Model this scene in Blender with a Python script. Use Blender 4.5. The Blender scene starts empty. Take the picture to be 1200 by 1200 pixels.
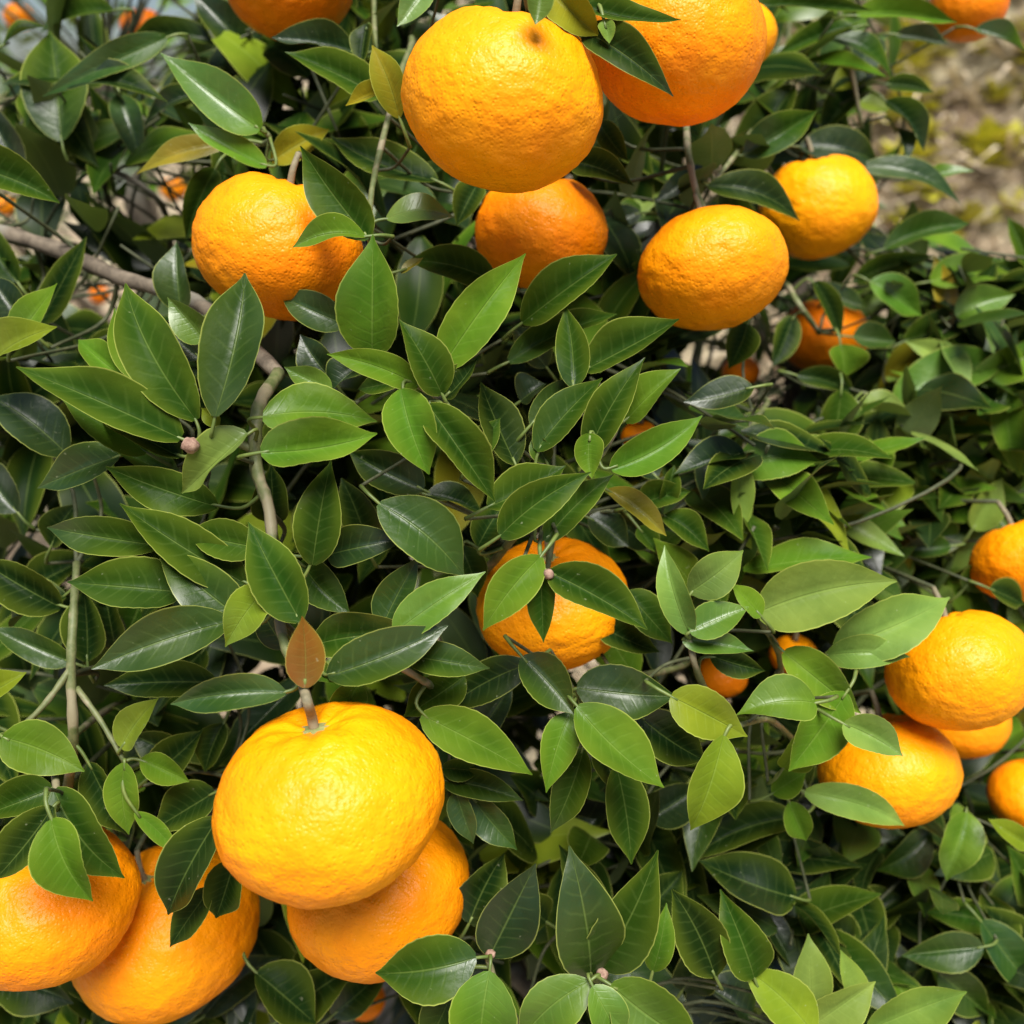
import bpy, math, random
import numpy as np
from mathutils import Vector, Matrix, noise

# ------------------------------------------------------------------ camera, sky, sun, exposure
scene = bpy.context.scene
col = scene.collection
F_PX = 1153.0                       # focal length in pixels of the 1200 px photograph
PITCH = math.radians(24)
CAM = Vector((0, 0, 1.35))
RIGHT = Vector((1, 0, 0))
UP = Vector((0, math.sin(PITCH), math.cos(PITCH)))
FWD = Vector((0, math.cos(PITCH), -math.sin(PITCH)))
TOCAM = -FWD
ZUP = Vector((0, 0, 1))

cam_d = bpy.data.cameras.new('camera')
cam = bpy.data.objects.new('camera', cam_d); col.objects.link(cam)
cam.location = CAM
cam.rotation_euler = (math.pi / 2 - PITCH, 0, 0)
cam_d.sensor_width = 36.0
cam_d.lens = 36.0 * F_PX / 1200.0
cam_d.clip_start = 0.02; cam_d.clip_end = 500
cam_d.dof.use_dof = True
cam_d.dof.focus_distance = 0.365
cam_d.dof.aperture_fstop = 8.0
scene.camera = cam

SUN_EL = math.radians(65)
world = bpy.data.worlds.new('World'); scene.world = world; world.use_nodes = True
wn = world.node_tree.nodes; wl = world.node_tree.links
sky = wn.new('ShaderNodeTexSky'); sky.sky_type = 'NISHITA'; sky.sun_disc = False
sky.sun_elevation = SUN_EL; sky.sun_rotation = math.pi + 0.25
sky.air_density = 0.75; sky.dust_density = 0.9; sky.ozone_density = 0.6
bg = wn['Background']; bg.inputs['Strength'].default_value = 0.05
wl.new(sky.outputs[0], bg.inputs['Color'])
sun_d = bpy.data.lights.new('sun', 'SUN'); sun_d.energy = 5.0; sun_d.angle = math.radians(34)
sun_d.color = (1.0, 0.965, 0.90)
sun = bpy.data.objects.new('sun', sun_d); col.objects.link(sun)
sd = Vector((-0.22 * math.cos(SUN_EL), 0.975 * math.cos(SUN_EL), -math.sin(SUN_EL)))
sun.rotation_euler = sd.to_track_quat('-Z', 'Y').to_euler()
sun.location = (0, -2, 4)
scene.view_settings.view_transform = 'Standard'
scene.view_settings.look = 'None'
scene.view_settings.exposure = 0.78
scene.view_settings.gamma = 1.0
scene.view_settings.use_curve_mapping = False
scene.cycles.use_denoising = True
scene.cycles.max_bounces = 5
scene.cycles.diffuse_bounces = 2
scene.cycles.glossy_bounces = 2
scene.cycles.transmission_bounces = 3

rnd = random.Random(7)

def P(px, py, d):
    """point seen at photograph pixel (px, py), d metres along the view axis"""
    return CAM + FWD * d + RIGHT * ((px - 600) / F_PX * d) + UP * ((600 - py) / F_PX * d)

def proj(p):
    v = p - CAM
    d = v.dot(FWD)
    if d < 0.02: return (0, 0, d)
    return (600 + v.dot(RIGHT) / d * F_PX, 600 - v.dot(UP) / d * F_PX, d)

# ------------------------------------------------------------------ materials
def new_mat(name):
    m = bpy.data.materials.new(name); m.use_nodes = True
    nt = m.node_tree; nt.nodes.clear()
    out = nt.nodes.new('ShaderNodeOutputMaterial')
    return m, nt, out

def node(nt, t, **kw):
    n = nt.nodes.new(t)
    for k, v in kw.items():
        if hasattr(n, k): setattr(n, k, v)
    return n

def math_n(nt, op, a, b=None, c=None, clamp=False):
    n = nt.nodes.new('ShaderNodeMath'); n.operation = op; n.use_clamp = clamp
    for i, x in enumerate((a, b, c)):
        if x is None: continue
        if isinstance(x, (int, float)): n.inputs[i].default_value = x
        else: nt.links.new(x, n.inputs[i])
    return n.outputs[0]

def smooth(nt, x, lo, hi):
    n = nt.nodes.new('ShaderNodeMapRange'); n.interpolation_type = 'SMOOTHSTEP'
    nt.links.new(x, n.inputs['Value'])
    n.inputs['From Min'].default_value = lo; n.inputs['From Max'].default_value = hi
    return n.outputs['Result']

def mixc(nt, fac, a, b, mode='MIX'):
    n = nt.nodes.new('ShaderNodeMix'); n.data_type = 'RGBA'; n.blend_type = mode
    if isinstance(fac, (int, float)): n.inputs[0].default_value = fac
    else: nt.links.new(fac, n.inputs[0])
    for i, x in ((6, a), (7, b)):
        if isinstance(x, tuple): n.inputs[i].default_value = (*x, 1) if len(x) == 3 else x
        else: nt.links.new(x, n.inputs[i])
    return n.outputs[2]

def leaf_material(name, by_attr=False):
    m, nt, out = new_mat(name)
    L = nt.links
    uv = node(nt, 'ShaderNodeUVMap')
    sep = node(nt, 'ShaderNodeSeparateXYZ'); L.new(uv.outputs[0], sep.inputs[0])
    u, v = sep.outputs[0], sep.outputs[1]          # u 0..1 across, v 0..1 base to tip
    au = math_n(nt, 'MULTIPLY', math_n(nt, 'ABSOLUTE', math_n(nt, 'SUBTRACT', u, 0.5)), 2.0)
    if by_attr:
        at = node(nt, 'ShaderNodeAttribute', attribute_name='tint'); base = at.outputs['Color']
    else:
        oi = node(nt, 'ShaderNodeObjectInfo'); base = oi.outputs['Color']
    geo = node(nt, 'ShaderNodeNewGeometry')
    nz = node(nt, 'ShaderNodeTexNoise'); nz.inputs['Scale'].default_value = 48; nz.inputs['Detail'].default_value = 3
    L.new(geo.outputs['Position'], nz.inputs['Vector'])
    hv = node(nt, 'ShaderNodeHueSaturation'); L.new(base, hv.inputs['Color'])
    L.new(math_n(nt, 'MULTIPLY_ADD', nz.outputs[0], 1.1, 0.45), hv.inputs['Value'])
    L.new(math_n(nt, 'MULTIPLY_ADD', nz.outputs[0], -0.05, 0.525), hv.inputs['Hue'])
    c = hv.outputs[0]
    big = node(nt, 'ShaderNodeTexNoise'); big.inputs['Scale'].default_value = 16; big.inputs['Detail'].default_value = 1
    L.new(geo.outputs['Position'], big.inputs['Vector'])
    yel = math_n(nt, 'MULTIPLY', smooth(nt, au, 0.25, 1.0), smooth(nt, big.outputs[0], 0.62, 0.40))
    c = mixc(nt, math_n(nt, 'MULTIPLY', yel, 0.30), c, (0.125, 0.165, 0.012))
    rib = math_n(nt, 'SUBTRACT', 1.0, smooth(nt, au, 0.01, 0.055))
    edge = smooth(nt, au, 0.945, 0.998)
    c = mixc(nt, math_n(nt, 'MULTIPLY', rib, 0.16), c, (0.26, 0.36, 0.08))
    c = mixc(nt, math_n(nt, 'MULTIPLY', edge, 0.46), c, (0.46, 0.50, 0.11))
    if not by_attr:
        wob = math_n(nt, 'MULTIPLY_ADD', nz.outputs[0], 1.6, 0.0)
        ph = math_n(nt, 'ADD', math_n(nt, 'MULTIPLY', math_n(nt, 'SUBTRACT', v, math_n(nt, 'MULTIPLY', au, 0.13)), 9.0), wob)
        tri = math_n(nt, 'ABSOLUTE', math_n(nt, 'SUBTRACT', math_n(nt, 'FRACT', ph), 0.5))
        vein = math_n(nt, 'SUBTRACT', 1.0, smooth(nt, tri, 0.0, 0.16))
        vein = math_n(nt, 'MULTIPLY', vein, math_n(nt, 'SUBTRACT', 1.0, smooth(nt, au, 0.45, 0.9)))
        c = mixc(nt, math_n(nt, 'MULTIPLY', vein, 0.035), c, (0.30, 0.42, 0.10))
        fine = node(nt, 'ShaderNodeTexNoise'); fine.inputs['Scale'].default_value = 420; fine.inputs['Detail'].default_value = 2
        L.new(geo.outputs['Position'], fine.inputs['Vector'])
        dust = smooth(nt, fine.outputs[0], 0.72, 0.80)
        c = mixc(nt, math_n(nt, 'MULTIPLY', dust, 0.28), c, (0.34, 0.36, 0.22))
    under = mixc(nt, 0.40, c, (0.22, 0.30, 0.10))
    c_all = mixc(nt, geo.outputs['Backfacing'], c, under)
    pr = node(nt, 'ShaderNodeBsdfPrincipled')
    L.new(c_all, pr.inputs['Base Color'])
    if not by_attr:
        h = math_n(nt, 'MULTIPLY', vein, -0.07)
        h = math_n(nt, 'ADD', h, math_n(nt, 'MULTIPLY', rib, -0.4))
        h = math_n(nt, 'ADD', h, math_n(nt, 'MULTIPLY', nz.outputs[0], 2.2))
        h = math_n(nt, 'ADD', h, math_n(nt, 'MULTIPLY', fine.outputs[0], 0.22))
        bp = node(nt, 'ShaderNodeBump'); bp.inputs['Strength'].default_value = 0.6; bp.inputs['Distance'].default_value = 0.001
        L.new(h, bp.inputs['Height']); L.new(bp.outputs[0], pr.inputs['Normal'])
    rough = math_n(nt, 'MULTIPLY_ADD', nz.outputs[0], 0.35, 0.22)
    rough = math_n(nt, 'ADD', rough, math_n(nt, 'MULTIPLY', geo.outputs['Backfacing'], 0.25))
    L.new(rough, pr.inputs['Roughness'])
    L.new(math_n(nt, 'MULTIPLY_ADD', smooth(nt, big.outputs[0], 0.47, 0.66), 0.60, 0.035), pr.inputs['Specular IOR Level'])
    tr = node(nt, 'ShaderNodeBsdfTranslucent')
    L.new(mixc(nt, 0.4, c_all, (0.26, 0.40, 0.02)), tr.inputs['Color'])
    mx = node(nt, 'ShaderNodeMixShader'); mx.inputs[0].default_value = 0.07
    L.new(pr.outputs[0], mx.inputs[1]); L.new(tr.outputs[0], mx.inputs[2])
    L.new(mx.outputs[0], out.inputs[0])
    return m

M_LEAF = leaf_material('citrus_leaf')
M_LEAFMASS = leaf_material('citrus_leaf_mass', True)

def simple_noise_mat(name, c1, c2, scale, rough=0.7, bump=0.3, dist=0.001, stretch=(1, 1, 1), c3=None):
    m, nt, out = new_mat(name); L = nt.links
    tc = node(nt, 'ShaderNodeTexCoord'); mp = node(nt, 'ShaderNodeMapping'); mp.inputs['Scale'].default_value = stretch
    L.new(tc.outputs['Object'], mp.inputs['Vector'])
    n = node(nt, 'ShaderNodeTexNoise'); n.inputs['Scale'].default_value = scale; n.inputs['Detail'].default_value = 6
    n.inputs['Roughness'].default_value = 0.65
    L.new(mp.outputs[0], n.inputs['Vector'])
    c = mixc(nt, smooth(nt, n.outputs[0], 0.32, 0.68), c1, c2)
    if c3:
        n2 = node(nt, 'ShaderNodeTexNoise'); n2.inputs['Scale'].default_value = scale * 0.3; n2.inputs['Detail'].default_value = 3
        L.new(mp.outputs[0], n2.inputs['Vector'])
        c = mixc(nt, smooth(nt, n2.outputs[0], 0.52, 0.62), c, c3)
    pr = node(nt, 'ShaderNodeBsdfPrincipled'); L.new(c, pr.inputs['Base Color']); pr.inputs['Roughness'].default_value = rough
    bp = node(nt, 'ShaderNodeBump'); bp.inputs['Strength'].default_value = bump; bp.inputs['Distance'].default_value = dist
    L.new(n.outputs[0], bp.inputs['Height']); L.new(bp.outputs[0], pr.inputs['Normal'])
    L.new(pr.outputs[0], out.inputs[0])
    return m

M_TWIG = simple_noise_mat('green_twig', (0.07, 0.095, 0.025), (0.14, 0.15, 0.06), 220, 0.6, 0.4, 0.0006, (1, 1, 1), (0.23, 0.20, 0.12))
M_TWIGD = simple_noise_mat('dark_green_twig', (0.028, 0.038, 0.012), (0.065, 0.07, 0.028), 220, 0.7, 0.4, 0.0006)
M_BARK = simple_noise_mat('citrus_bark', (0.06, 0.045, 0.03), (0.17, 0.135, 0.095), 90, 0.85, 0.7, 0.002, (1, 1, 0.5), (0.17, 0.155, 0.12))
M_PETIOLE = simple_noise_mat('petiole_green', (0.07, 0.11, 0.02), (0.13, 0.17, 0.035), 150, 0.5, 0.2, 0.0004)
M_CALYX = simple_noise_mat('calyx_green', (0.16, 0.20, 0.05), (0.30, 0.30, 0.12), 260, 0.7, 0.5, 0.0006)
M_STALK = simple_noise_mat('fruit_stalk', (0.13, 0.115, 0.065), (0.22, 0.185, 0.11), 300, 0.75, 0.5, 0.0006)
M_BUD = simple_noise_mat('bud_scar', (0.16, 0.085, 0.06), (0.34, 0.22, 0.16), 500, 0.8, 0.5, 0.0005)
M_SOIL = simple_noise_mat('orchard_soil', (0.17, 0.12, 0.075), (0.38, 0.30, 0.20), 9, 0.95, 0.8, 0.02, (1, 1, 1), (0.36, 0.31, 0.20))
M_STRAW = simple_noise_mat('dry_straw', (0.36, 0.27, 0.17), (0.64, 0.55, 0.40), 12, 0.9, 0.1, 0.001)
M_WEED = simple_noise_mat('yellow_weed', (0.46, 0.44, 0.03), (0.66, 0.62, 0.06), 25, 0.7, 0.1, 0.001)

def peel_material():
    m, nt, out = new_mat('mandarin_peel'); L = nt.links
    oi = node(nt, 'ShaderNodeObjectInfo'); geo = node(nt, 'ShaderNodeNewGeometry')
    big = node(nt, 'ShaderNodeTexNoise'); big.inputs['Scale'].default_value = 34; big.inputs['Detail'].default_value = 2
    L.new(geo.outputs['Position'], big.inputs['Vector'])
    mid = node(nt, 'ShaderNodeTexNoise'); mid.inputs['Scale'].default_value = 170; mid.inputs['Detail'].default_value = 3
    mid.inputs['Roughness'].default_value = 0.6
    L.new(geo.outputs['Position'], mid.inputs['Vector'])
    vo = node(nt, 'ShaderNodeTexVoronoi', feature='F1'); vo.inputs['Scale'].default_value = 560
    L.new(geo.outputs['Position'], vo.inputs['Vector'])
    pit = math_n(nt, 'SUBTRACT', 1.0, smooth(nt, vo.outputs['Distance'], 0.05, 0.45))
    hv = node(nt, 'ShaderNodeHueSaturation'); L.new(oi.outputs['Color'], hv.inputs['Color'])
    L.new(math_n(nt, 'MULTIPLY_ADD', big.outputs[0], 0.030, 0.485), hv.inputs['Hue'])
    L.new(math_n(nt, 'MULTIPLY_ADD', mid.outputs[0], 0.22, 0.89), hv.inputs['Value'])
    c = mixc(nt, math_n(nt, 'MULTIPLY', pit, 0.14), hv.outputs[0], (0.80, 0.27, 0.003))
    h = math_n(nt, 'ADD', math_n(nt, 'MULTIPLY', mid.outputs[0], 1.8), math_n(nt, 'MULTIPLY', pit, -0.24))
    bp = node(nt, 'ShaderNodeBump'); bp.inputs['Strength'].default_value = 0.62; bp.inputs['Distance'].default_value = 0.0011
    L.new(h, bp.inputs['Height'])
    pr = node(nt, 'ShaderNodeBsdfPrincipled'); L.new(c, pr.inputs['Base Color']); L.new(bp.outputs[0], pr.inputs['Normal'])
    L.new(math_n(nt, 'MULTIPLY_ADD', mid.outputs[0], 0.20, 0.31), pr.inputs['Roughness'])
    pr.inputs['Specular IOR Level'].default_value = 0.20
    L.new(pr.outputs[0], out.inputs[0])
    return m
M_PEEL = peel_material()

# ------------------------------------------------------------------ mesh helpers
def mesh_obj(name, verts, faces, mats, parent=None, fmat=None, smooth_sh=True, uvs=None):
    me = bpy.data.meshes.new(name)
    me.from_pydata([tuple(v) for v in verts], [], faces)
    for m in (mats if isinstance(mats, (list, tuple)) else [mats]): me.materials.append(m)
    if fmat: me.polygons.foreach_set('material_index', fmat)
    if smooth_sh: me.polygons.foreach_set('use_smooth', [True] * len(me.polygons))
    if uvs is not None:
        ul = me.uv_layers.new(name='UVMap')
        li = np.empty(len(me.loops), dtype=np.int32); me.loops.foreach_get('vertex_index', li)
        ul.data.foreach_set('uv', np.asarray(uvs, dtype=np.float32)[li].ravel())
    me.update()
    o = bpy.data.objects.new(name, me); col.objects.link(o)
    if parent: o.parent = parent
    return o

def tag(o, label=None, cat=None, group=None, kind=None):
    if label: o['label'] = label
    if cat: o['category'] = cat
    if group: o['group'] = group
    if kind: o['kind'] = kind
    return o

def empty(name, loc=(0, 0, 0)):
    o = bpy.data.objects.new(name, None); o.location = loc; o.empty_display_size = 0.05; col.objects.link(o)
    return o

def tube(pts, radii, n=7, verts=None, faces=None):
    """sweep a tapering tube; appends to verts/faces"""
    if verts is None: verts, faces = [], []
    pts = [Vector(p) for p in pts]
    ref = None
    base = len(verts)
    for i, p in enumerate(pts):
        t = (pts[min(i + 1, len(pts) - 1)] - pts[max(i - 1, 0)])
        if t.length < 1e-9: t = Vector((0, 0, 1))
        t.normalize()
        if ref is None:
            ref = t.cross(Vector((0.3, 0.2, 1))); 
            if ref.length < 1e-3: ref = t.cross(Vector((1, 0, 0)))
        ref = (ref - t * ref.dot(t)).normalized()
        b = t.cross(ref)
        for k in range(n):
            a = 2 * math.pi * k / n
            verts.append(p + (ref * math.cos(a) + b * math.sin(a)) * radii[i])
    for i in range(len(pts) - 1):
        for k in range(n):
            a = base + i * n + k; b2 = base + i * n + (k + 1) % n
            faces.append((a, b2, b2 + n, a + n))
    faces.append(tuple(base + k for k in reversed(range(n))))
    e = base + (len(pts) - 1) * n
    faces.append(tuple(e + k for k in range(n)))
    return verts, faces

def catmull(pts, sub=5):
    """smooth polyline through pts (Vectors)"""
    pts = [Vector(p) for p in pts]
    if len(pts) < 3:
        return [pts[0].lerp(pts[-1], i / sub) for i in range(sub + 1)]
    out = []
    ext = [pts[0] * 2 - pts[1]] + pts + [pts[-1] * 2 - pts[-2]]
    for i in range(1, len(ext) - 2):
        p0, p1, p2, p3 = ext[i - 1:i + 3]
        for k in range(sub):
            t = k / sub
            out.append(0.5 * ((2 * p1) + (p2 - p0) * t + (2 * p0 - 5 * p1 + 4 * p2 - p3) * t * t + (3 * p1 - p0 - 3 * p2 + p3) * t ** 3))
    out.append(pts[-1])
    return out

# ------------------------------------------------------------------ ground
def sstep(a, b, x):
    t = max(0.0, min(1.0, (x - a) / (b - a))); return t * t * (3 - 2 * t)

def ground_z(x, y):
    bank = sstep(1.7, 3.9, y + 0.15 * x) * sstep(-0.35, 0.45, x / max(y, 0.5)) * 2.3
    bank += 0.35 * max(0, y - 4) * sstep(-0.35, 0.45, x / max(y, 0.5)) * (1 if y < 30 else 0) + (0.35 * 26 * sstep(-0.35, 0.45, x / max(y, 0.5)) if y >= 30 else 0)
    z = bank + 0.05 * noise.noise(Vector((x * 1.3, y * 1.3, 0))) + 0.02 * noise.noise(Vector((x * 5, y * 5, 3)))
    return z

def build_ground():
    xs = np.concatenate([np.linspace(-150, -6, 16), np.linspace(-5.8, 6, 80), np.linspace(6.4, 150, 16)])
    ys = np.concatenate([np.linspace(-60, -2, 8), np.linspace(-1.8, 8, 70), np.linspace(8.5, 250, 24)])
    V = [(x, y, ground_z(x, y)) for y in ys for x in xs]
    nx = len(xs)
    Fc = [(j * nx + i, j * nx + i + 1, (j + 1) * nx + i + 1, (j + 1) * nx + i) for j in range(len(ys) - 1) for i in range(nx - 1)]
    o = mesh_obj('ground', V, Fc, M_SOIL); tag(o, kind='structure')
build_ground()

def build_straw():
    r = random.Random(3); V, Fc = [], []
    for k in range(26000):
        y = r.uniform(1.8, 6.5); x = r.uniform(0.05 * y, 0.95 * y)
        z = ground_z(x, y)
        a = r.uniform(0, 2 * math.pi); L = r.uniform(0.08, 0.30); w = r.uniform(0.002, 0.006)
        d = Vector((math.cos(a), math.sin(a), r.uniform(-0.1, 0.45))); s = Vector((-math.sin(a), math.cos(a), 0)) * w
        p = Vector((x, y, z + r.uniform(0.0, 0.02)))
        b = len(V)
        V += [p - s, p + s, p + d * L * 0.5 + s + Vector((0, 0, L * 0.12)), p + d * L * 0.5 - s + Vector((0, 0, L * 0.12)), p + d * L]
        Fc += [(b, b + 1, b + 2, b + 3), (b + 3, b + 2, b + 4)]
    o = mesh_obj('dry_grass', V, Fc, M_STRAW, smooth_sh=False)
    tag(o, 'pale dry straw and dead grass covering the bank beyond the trees', 'dry grass', kind='stuff')
build_straw()

def build_weeds():
    r = random.Random(11)
    spots = []
    for k in range(48):                      # scattered over the stretch of bank that shows beside the tree
        px, py = r.uniform(1040, 1260), r.uniform(-20, 330)
        dv = (P(px, py, 1.0) - CAM)
        for q in range(40, 400):
            p = CAM + dv * (q * 0.025)
            if p.z < ground_z(p.x, p.y): spots.append((p.x, p.y)); break
    for i, (x, y) in enumerate(spots):
        V, Fc = [], []
        S = r.uniform(0.05, 0.11)
        for k in range(r.randint(16, 26)):
            a = r.uniform(0, 6.28); el = r.uniform(0.1, 1.2); L = S * r.uniform(0.6, 1.2); w = L * r.uniform(0.16, 0.28)
            d = Vector((math.cos(a) * math.cos(el), math.sin(a) * math.cos(el), math.sin(el))); s = Vector((-math.sin(a), math.cos(a), 0)) * w
            b = len(V); p = Vector((0, 0, 0))
            V += [p, p + d * L * 0.5 + s, p + d * L - Vector((0, 0, L * 0.2)), p + d * L * 0.5 - s]
            Fc += [(b, b + 1, b + 2, b + 3)]
        o = mesh_obj('weed_plant', V, Fc, M_WEED, smooth_sh=False); o.location = (x, y, ground_z(x, y))
        tag(o, 'small yellow-green weed growing among the dry straw on the bank', 'weed', 'weeds on the straw bank')
build_weeds()

# ------------------------------------------------------------------ leaves
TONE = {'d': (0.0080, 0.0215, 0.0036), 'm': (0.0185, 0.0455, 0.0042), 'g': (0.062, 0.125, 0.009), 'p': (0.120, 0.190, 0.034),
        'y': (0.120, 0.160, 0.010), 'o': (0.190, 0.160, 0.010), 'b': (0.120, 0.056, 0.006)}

def leaf_geom(base, axis, N, L, W, fold=12, arch=0.06, lat=0.0, wav=0.02, vmax=0.46, nu=6, nv=16, seed=0.0, curl=0.0, twist=0.0):
    """blade vertices; base + axis*L is the tip; N is the upper-side normal"""
    axis = axis.normalized(); N = (N - axis * N.dot(axis)).normalized(); S = axis.cross(N).normalized()   # S: right side seen from above
    verts, faces, uvs = [], [], []
    p = math.log(0.5) / math.log(vmax)
    q = 0.86
    N0, S0 = N, S
    for j in range(nv + 1):
        v = j / nv
        tw_ = math.radians(twist) * (v - 0.35)
        N = N0 * math.cos(tw_) + S0 * math.sin(tw_); S = S0 * math.cos(tw_) - N0 * math.sin(tw_)
        vv = 0.012 + 0.984 * v
        sn = math.sin(math.pi * vv ** p)
        hw = 0.5 * W * (sn ** (0.80 if v < vmax else 0.80 + 0.42 * (v - vmax) / (1 - vmax)))
        if v > 0.9: hw = max(hw, 0.5 * W * 0.10 * (1.02 - v) / 0.1)
        c = base + axis * (L * v) + N0 * (4 * arch * L * v * (1 - v)) + S0 * (4 * lat * L * v * (1 - v))
        f = math.radians(fold) * (0.55 + 0.45 * math.sin(math.pi * min(1, v * 1.05)))
        for i in range(nu + 1):
            u = -1 + 2 * i / nu
            serr = 1.0 + (0.012 * math.sin(v * 60 + seed) if abs(u) > 0.99 else 0)
            x = u * hw * math.cos(f) * serr
            z = abs(u) * hw * math.sin(f) - curl * hw * u * u
            z += wav * L * 0.5 * math.sin(v * 9 + seed + (2.0 if u > 0 else 0)) * u * u * math.sin(math.pi * v)
            verts.append(c + S * x + N * z); uvs.append((0.5 + u / 2, v))
    for j in range(nv):
        for i in range(nu):
            a = j * (nu + 1) + i
            faces.append((a, a + 1, a + nu + 2, a + nu + 1))
    return verts, faces, uvs, S0

class Twig:
    def __init__(self, tree, pts, r0, r1, mat, n=8, sub=5):
        self.tree = tree; self.path = catmull(pts, sub); self.mat = mat
        self.radii = [r0 + (r1 - r0) * i / (len(self.path) - 1) for i in range(len(self.path))]
        # swollen nodes on the twig
        for i in range(len(self.radii)):
            self.radii[i] *= 1 + 0.10 * math.sin(i * 2.4 + pts[0][0] * 50)
        self.verts, self.faces = tube(self.path, self.radii, n); self.nmain = len(self.faces)
        self.leaves = []
        self.obj = None
    def nearest(self, p):
        best = (1e9, None, 0)
        for i, q in enumerate(self.path):
            d = (q - p).length
            if d < best[0]: best = (d, q, self.radii[i])
        return best
    def side(self, p, q, r0, r1):
        """thin side shoot from q on this twig to p, bowed away from the camera"""
        L = (p - q).length
        m = p.lerp(q, 0.5) + FWD * (0.42 * L)
        pts = catmull([q, m, p], 5)
        tube(pts, [r0 + (r1 - r0) * i / (len(pts) - 1) for i in range(len(pts))], 6, self.verts, self.faces)

TREES = {}
def add_leaf(twig, base, axis, N, L, W, tone, petiole=True, reuse=None, **kw):
    seed = rnd.uniform(0, 6)
    verts, faces, uvs, S = leaf_geom(base, axis, N, L, W, seed=seed, **kw)
    nb = len(faces)
    ax = axis.normalized()
    d, q, rr = twig.nearest(base)
    if d < 0.022:
        endp = q
    else:
        endp = base - ax * 0.010 + FWD * 0.006
        twig.side(endp, q, max(0.0007, min(rr * 0.6, 0.0013)), 0.0007)
    pv, pf = [], []
    pl = (endp - base).length
    pts = catmull([base + ax * 0.003, base - ax * (0.4 * pl) * 0.6 + (endp - base) * 0.25, endp], 4)
    tube(pts, [0.0006 + 0.0003 * i / (len(pts) - 1) for i in range(len(pts))], 5, pv, pf)
    off = len(verts)
    verts += pv; faces += [tuple(i + off for i in f) for f in pf]; uvs += [(0.5, 0.0)] * len(pv)
    twig.leaves.append((verts, faces, uvs, nb, tone))

def jitter(c, amt=0.18):
    k = 1 + rnd.uniform(-amt, amt)
    return (c[0] * k * (1 + rnd.uniform(-0.12, 0.12)), c[1] * k, c[2] * k * (1 + rnd.uniform(-0.1, 0.1)), 1)

# skeletons (big limbs) of the two trees: pixel/depth of the limbs behind the leaves
def W3(*pts): return [P(*p) for p in pts]
limb_specs = {
    'A': [
        ([Vector((-0.10, 1.12, -0.05)), Vector((-0.12, 1.10, 0.25)), Vector((-0.10, 1.06, 0.55)), Vector((-0.05, 1.02, 0.80))], 0.036, 0.024),
        ([Vector((-0.10, 1.06, 0.55)), Vector((-0.22, 0.98, 0.80)), *W3((205, 345, 0.86), (160, 235, 0.82), (120, 90, 0.84))], 0.020, 0.008),
        ([Vector((-0.05, 1.02, 0.80)), *W3((560, 420, 0.88), (600, 200, 0.86), (640, 20, 0.86), (650, -200, 0.90))], 0.020, 0.007),
        ([Vector((-0.10, 1.08, 0.45)), *W3((420, 900, 0.78), (260, 800, 0.70), (80, 760, 0.66), (-150, 700, 0.70))], 0.016, 0.006),
        ([Vector((-0.05, 1.02, 0.80)), *W3((640, 640, 0.78), (740, 600, 0.66), (800, 520, 0.62))], 0.014, 0.005),
        ([Vector((-0.11, 1.09, 0.35)), *W3((560, 1080, 0.72), (640, 1180, 0.58))], 0.014, 0.006),
    ],
    'B': [
        ([Vector((0.62, 1.30, -0.05)), Vector((0.60, 1.26, 0.30)), Vector((0.55, 1.20, 0.60)), Vector((0.50, 1.12, 0.85))], 0.032, 0.018),
        ([Vector((0.55, 1.20, 0.60)), *W3((1020, 760, 0.80), (960, 640, 0.72), (930, 480, 0.70), (940, 300, 0.74))], 0.015, 0.005),
        ([Vector((0.55, 1.20, 0.60)), *W3((1150, 900, 0.80), (1080, 1000, 0.66), (960, 1120, 0.56))], 0.014, 0.005),
        ([Vector((0.50, 1.12, 0.85)), *W3((1120, 620, 0.86), (1200, 480, 0.82), (1300, 380, 0.86))], 0.014, 0.005),
    ],
}
limb_pts = {'A': [], 'B': []}
for k in limb_specs:
    for pts, r0, r1 in limb_specs[k]:
        limb_pts[k] += catmull(pts, 6)

def nearest_limb(k, p):
    return min(limb_pts[k], key=lambda q: (q - p).length)

def root_twig(tree, pts, r0, r1, mat, **kw):
    """twig whose start is carried back to the nearest limb behind it"""
    pts = [Vector(p) for p in pts]
    q = nearest_limb(tree, pts[0] + FWD * 0.05)
    d = pts[0] - q
    away = (pts[0] - pts[1]).normalized() * 0.03 + FWD * 0.06
    tw = Twig(tree, [q, q.lerp(pts[0], 0.5) + FWD * (0.25 * d.length) - ZUP * 0.02, pts[0] + away] + pts, r0 * 1.25, r1, mat, **kw)
    TWIGS.append(tw); return tw
TWIGS = []

# ---- hero twigs, traced from the photograph (pixel x, pixel y, depth)
def T(tree, pts, r0, r1, mat=None, rooted=True):
    if rooted: return root_twig(tree, W3(*pts), r0, r1, mat or M_TWIG)
    tw = Twig(tree, W3(*pts), r0, r1, mat or M_TWIG); TWIGS.append(tw); return tw

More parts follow.
